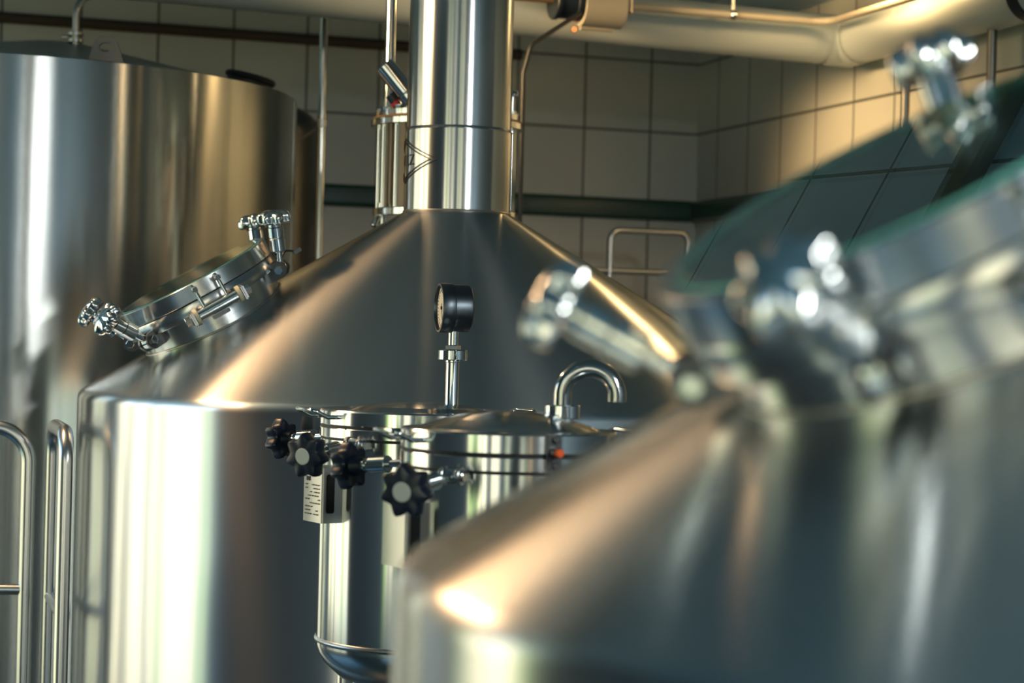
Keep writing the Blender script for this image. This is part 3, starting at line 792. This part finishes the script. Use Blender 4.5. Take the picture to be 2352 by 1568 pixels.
# tubular frame by the back wall
root = empty('pipe_frame', (.305, 6.45, 0), 'tubular frame with rounded corner standing before the back wall', 'frame')
bm = bmesh.new(); e = U * .27
tube(bm, fillet([(0, 0, 0), (0, 0, 2.035), (e.x, e.y, 2.035), (e.x, e.y, 0)], [0, .035, .035, 0], 8), .0105, 16); fin(bm, 'rail', SAT, root)
bm = bmesh.new(); tube(bm, [-U * .05 + V((0, 0, 1.905)), e + U * .05 + V((0, 0, 1.905))], .0105, 16); fin(bm, 'crossbar', SAT, root)

# ------------------------------------------------------------------ ceiling lamp (lights the corner)
LPOS = V((.90, 5.35, CEZ - .03))
root = empty('ceiling_lamp', (LPOS.x, LPOS.y, 0), 'round warm ceiling lamp above the duct near the corner', 'lamp')
bm = bmesh.new(); lathe(bm, [(0, CEZ - .002), (.11, CEZ - .002), (.11, CEZ - .03), (.1, CEZ - .03), (.1, CEZ - .012), (0, CEZ - .012)], 48); fin(bm, 'housing', FRAME, root)
bm = bmesh.new(); lathe(bm, [(0, CEZ - .014), (.098, CEZ - .014), (.098, CEZ - .026), (0, CEZ - .028)], 48); fin(bm, 'diffuser', LAMPGLOW, root)

# added unseen fill panels lifting the ambient light over the front of the room
FILL = glow('fill_panel_glow', (.96, .97, .92), 27)
for k, (u, w_, nm) in enumerate(((-1.1, 6.6, 'nearest the tiled corner'), (-1.1, 8.0, 'between two others'), (-1.1, 9.4, 'nearest the rear wall'))):
    p = room(u, w_); root = empty('fill_panel', (p.x, p.y, 0), 'long white added fill light panel ' + nm, 'light', 'added fill light panels'); root.rotation_euler = (0, 0, ROT)
    bm = bmesh.new(); box(bm, (-.20, -.62, CEZ - .03), (.20, .62, CEZ - .002)); fin(bm, 'frame', FRAME, root, smooth=0)
    bm = bmesh.new(); box(bm, (-.18, -.6, CEZ - .034), (.18, .6, CEZ - .0305)); fin(bm, 'diffuser', FILL, root, smooth=0)

# ------------------------------------------------------------------ light
ld = bpy.data.lights.new('ceiling_lamp_light', 'AREA'); ld.shape = 'DISK'; ld.size = .2; ld.energy = 1.5; ld.color = (1, .62, .26)
lo = bpy.data.objects.new('ceiling_lamp_light', ld); C.objects.link(lo); lo.location = LPOS - V((0, 0, .02)); lo.parent = None
SPOT = V((-1.5, 3.82, 2.70)); AIM = (V((.6, 2.2, 1.0)) - SPOT).normalized()
root = empty('spot_lamp', (SPOT.x, SPOT.y, 0), 'slim black ceiling lamp aimed at the kettles from beside the huge tank', 'lamp')
bm = bmesh.new(); box(bm, (-.05, -.57, -.0), (.05, .57, .05), axisM(V((0, 0, SPOT.z)), -AIM, AIM.cross(V((0, 1, 0)))), .004); cyl(bm, (0, 0, SPOT.z + .03), (0, 0, CEZ - .001), .008, 12); fin(bm, 'housing', BLACK, root)
sd = bpy.data.lights.new('spot_lamp_light', 'AREA'); sd.shape = 'RECTANGLE'; sd.size = .06; sd.size_y = 1.1; sd.energy = 12; sd.color = (1, .60, .30)
so = bpy.data.objects.new('spot_lamp_light', sd); C.objects.link(so); so.location = SPOT + AIM * .005
so.matrix_world = axisM(SPOT + AIM * .02, -AIM, AIM.cross(V((0, 1, 0))))
SP2 = V((-1.45, 4.42, 2.66)); AIM2 = (V((1.02, 6.0, 2.38)) - SP2).normalized()
root = empty('spot_lamp', (SP2.x, SP2.y, 0), 'round black ceiling spot lamp aimed at the tiled corner', 'lamp')
bm = bmesh.new(); lathe(bm, [(0, -.12), (.03, -.12), (.034, -.11), (.04, 0), (.037, 0), (.034, -.05), (0, -.05)], 32, axisM(V((0, 0, SP2.z)), AIM2)); cyl(bm, V((0, 0, SP2.z + .03)) - AIM2 * .08, (-AIM2.x * .08, -AIM2.y * .08, CEZ - .001), .007, 12); fin(bm, 'housing', BLACK, root)
s2 = bpy.data.lights.new('wall_spot_light', 'SPOT'); s2.energy = 215; s2.spot_size = radians(24); s2.spot_blend = 1; s2.shadow_soft_size = .22; s2.color = (1, .64, .28)
o2 = bpy.data.objects.new('wall_spot_light', s2); C.objects.link(o2); o2.location = SP2 + AIM2 * .24
o2.rotation_euler = (-AIM2).to_track_quat('Z', 'Y').to_euler()
w = bpy.data.worlds.new('sky'); SC.world = w; w.use_nodes = True; nt = w.node_tree
bg = nt.nodes['Background']; tc = nt.nodes.new('ShaderNodeTexCoord'); sp = nt.nodes.new('ShaderNodeSeparateXYZ'); rp_ = nt.nodes.new('ShaderNodeValToRGB')
nt.links.new(tc.outputs['Generated'], sp.inputs[0]); mr = nt.nodes.new('ShaderNodeMapRange'); mr.inputs['From Min'].default_value = -1; nt.links.new(sp.outputs['Z'], mr.inputs['Value'])
nt.links.new(mr.outputs['Result'], rp_.inputs['Fac']); nt.links.new(rp_.outputs['Color'], bg.inputs['Color'])
cr = rp_.color_ramp; cr.elements[0].position = .0; cr.elements[0].color = (.12, .19, .21, 1); cr.elements[1].position = 1; cr.elements[1].color = (.22, .7, 1.4, 1)
for p_, c_ in ((.36, (.25, .36, .38, 1)), (.42, (.95, .82, .52, 1)), (.5, (1, .90, .63, 1)), (.58, (1, .93, .72, 1)), (.65, (.55, 1.0, 1.5, 1))):
    el = cr.elements.new(p_); el.color = c_
# trees standing here and there along the horizon
mpn = nt.nodes.new('ShaderNodeMapping'); mpn.inputs['Scale'].default_value = (5, 5, .5); nt.links.new(tc.outputs['Generated'], mpn.inputs['Vector'])
nz = nt.nodes.new('ShaderNodeTexNoise'); nz.inputs['Scale'].default_value = 1.6; nz.inputs['Detail'].default_value = 5; nt.links.new(mpn.outputs['Vector'], nz.inputs['Vector'])
t1 = nt.nodes.new('ShaderNodeMapRange'); t1.inputs['From Min'].default_value = .54; t1.inputs['From Max'].default_value = .58; nt.links.new(nz.outputs['Fac'], t1.inputs['Value'])
t2 = nt.nodes.new('ShaderNodeMapRange'); t2.inputs['From Min'].default_value = .35; t2.inputs['From Max'].default_value = .2; nt.links.new(sp.outputs['Z'], t2.inputs['Value'])
mu = nt.nodes.new('ShaderNodeMath'); mu.operation = 'MULTIPLY'; nt.links.new(t1.outputs['Result'], mu.inputs[0]); nt.links.new(t2.outputs['Result'], mu.inputs[1])
mxn = nt.nodes.new('ShaderNodeMix'); mxn.data_type = 'RGBA'; mxn.inputs['B'].default_value = (.22, .34, .10, 1)
nt.links.new(mu.outputs[0], mxn.inputs['Factor']); nt.links.new(rp_.outputs['Color'], mxn.inputs['A']); nt.links.new(mxn.outputs['Result'], bg.inputs['Color'])
bg.inputs['Strength'].default_value = 1.6

# ------------------------------------------------------------------ camera
cd = bpy.data.cameras.new('camera'); co = bpy.data.objects.new('camera', cd); C.objects.link(co)
cd.sensor_width = 36; cd.lens = 4644 / 2352 * 36; cd.clip_start = .05
co.matrix_world = Matrix.Translation((0, 0, 1.70)) @ Matrix.Rotation(pi / 2 - .0044, 4, 'X') @ Matrix.Rotation(.026, 4, 'Z')
cd.dof.use_dof = True; cd.dof.focus_distance = 3.65; cd.dof.aperture_fstop = 4.3
SC.camera = co
SC.view_settings.view_transform = 'Standard'; SC.view_settings.look = 'None'; SC.view_settings.gamma = 1; SC.view_settings.exposure = 1.18
SC.cycles.use_denoising = True; SC.cycles.max_bounces = 10; SC.cycles.glossy_bounces = 8; SC.cycles.transmission_bounces = 8
SC.cycles.caustics_reflective = False; SC.cycles.sample_clamp_indirect = 6
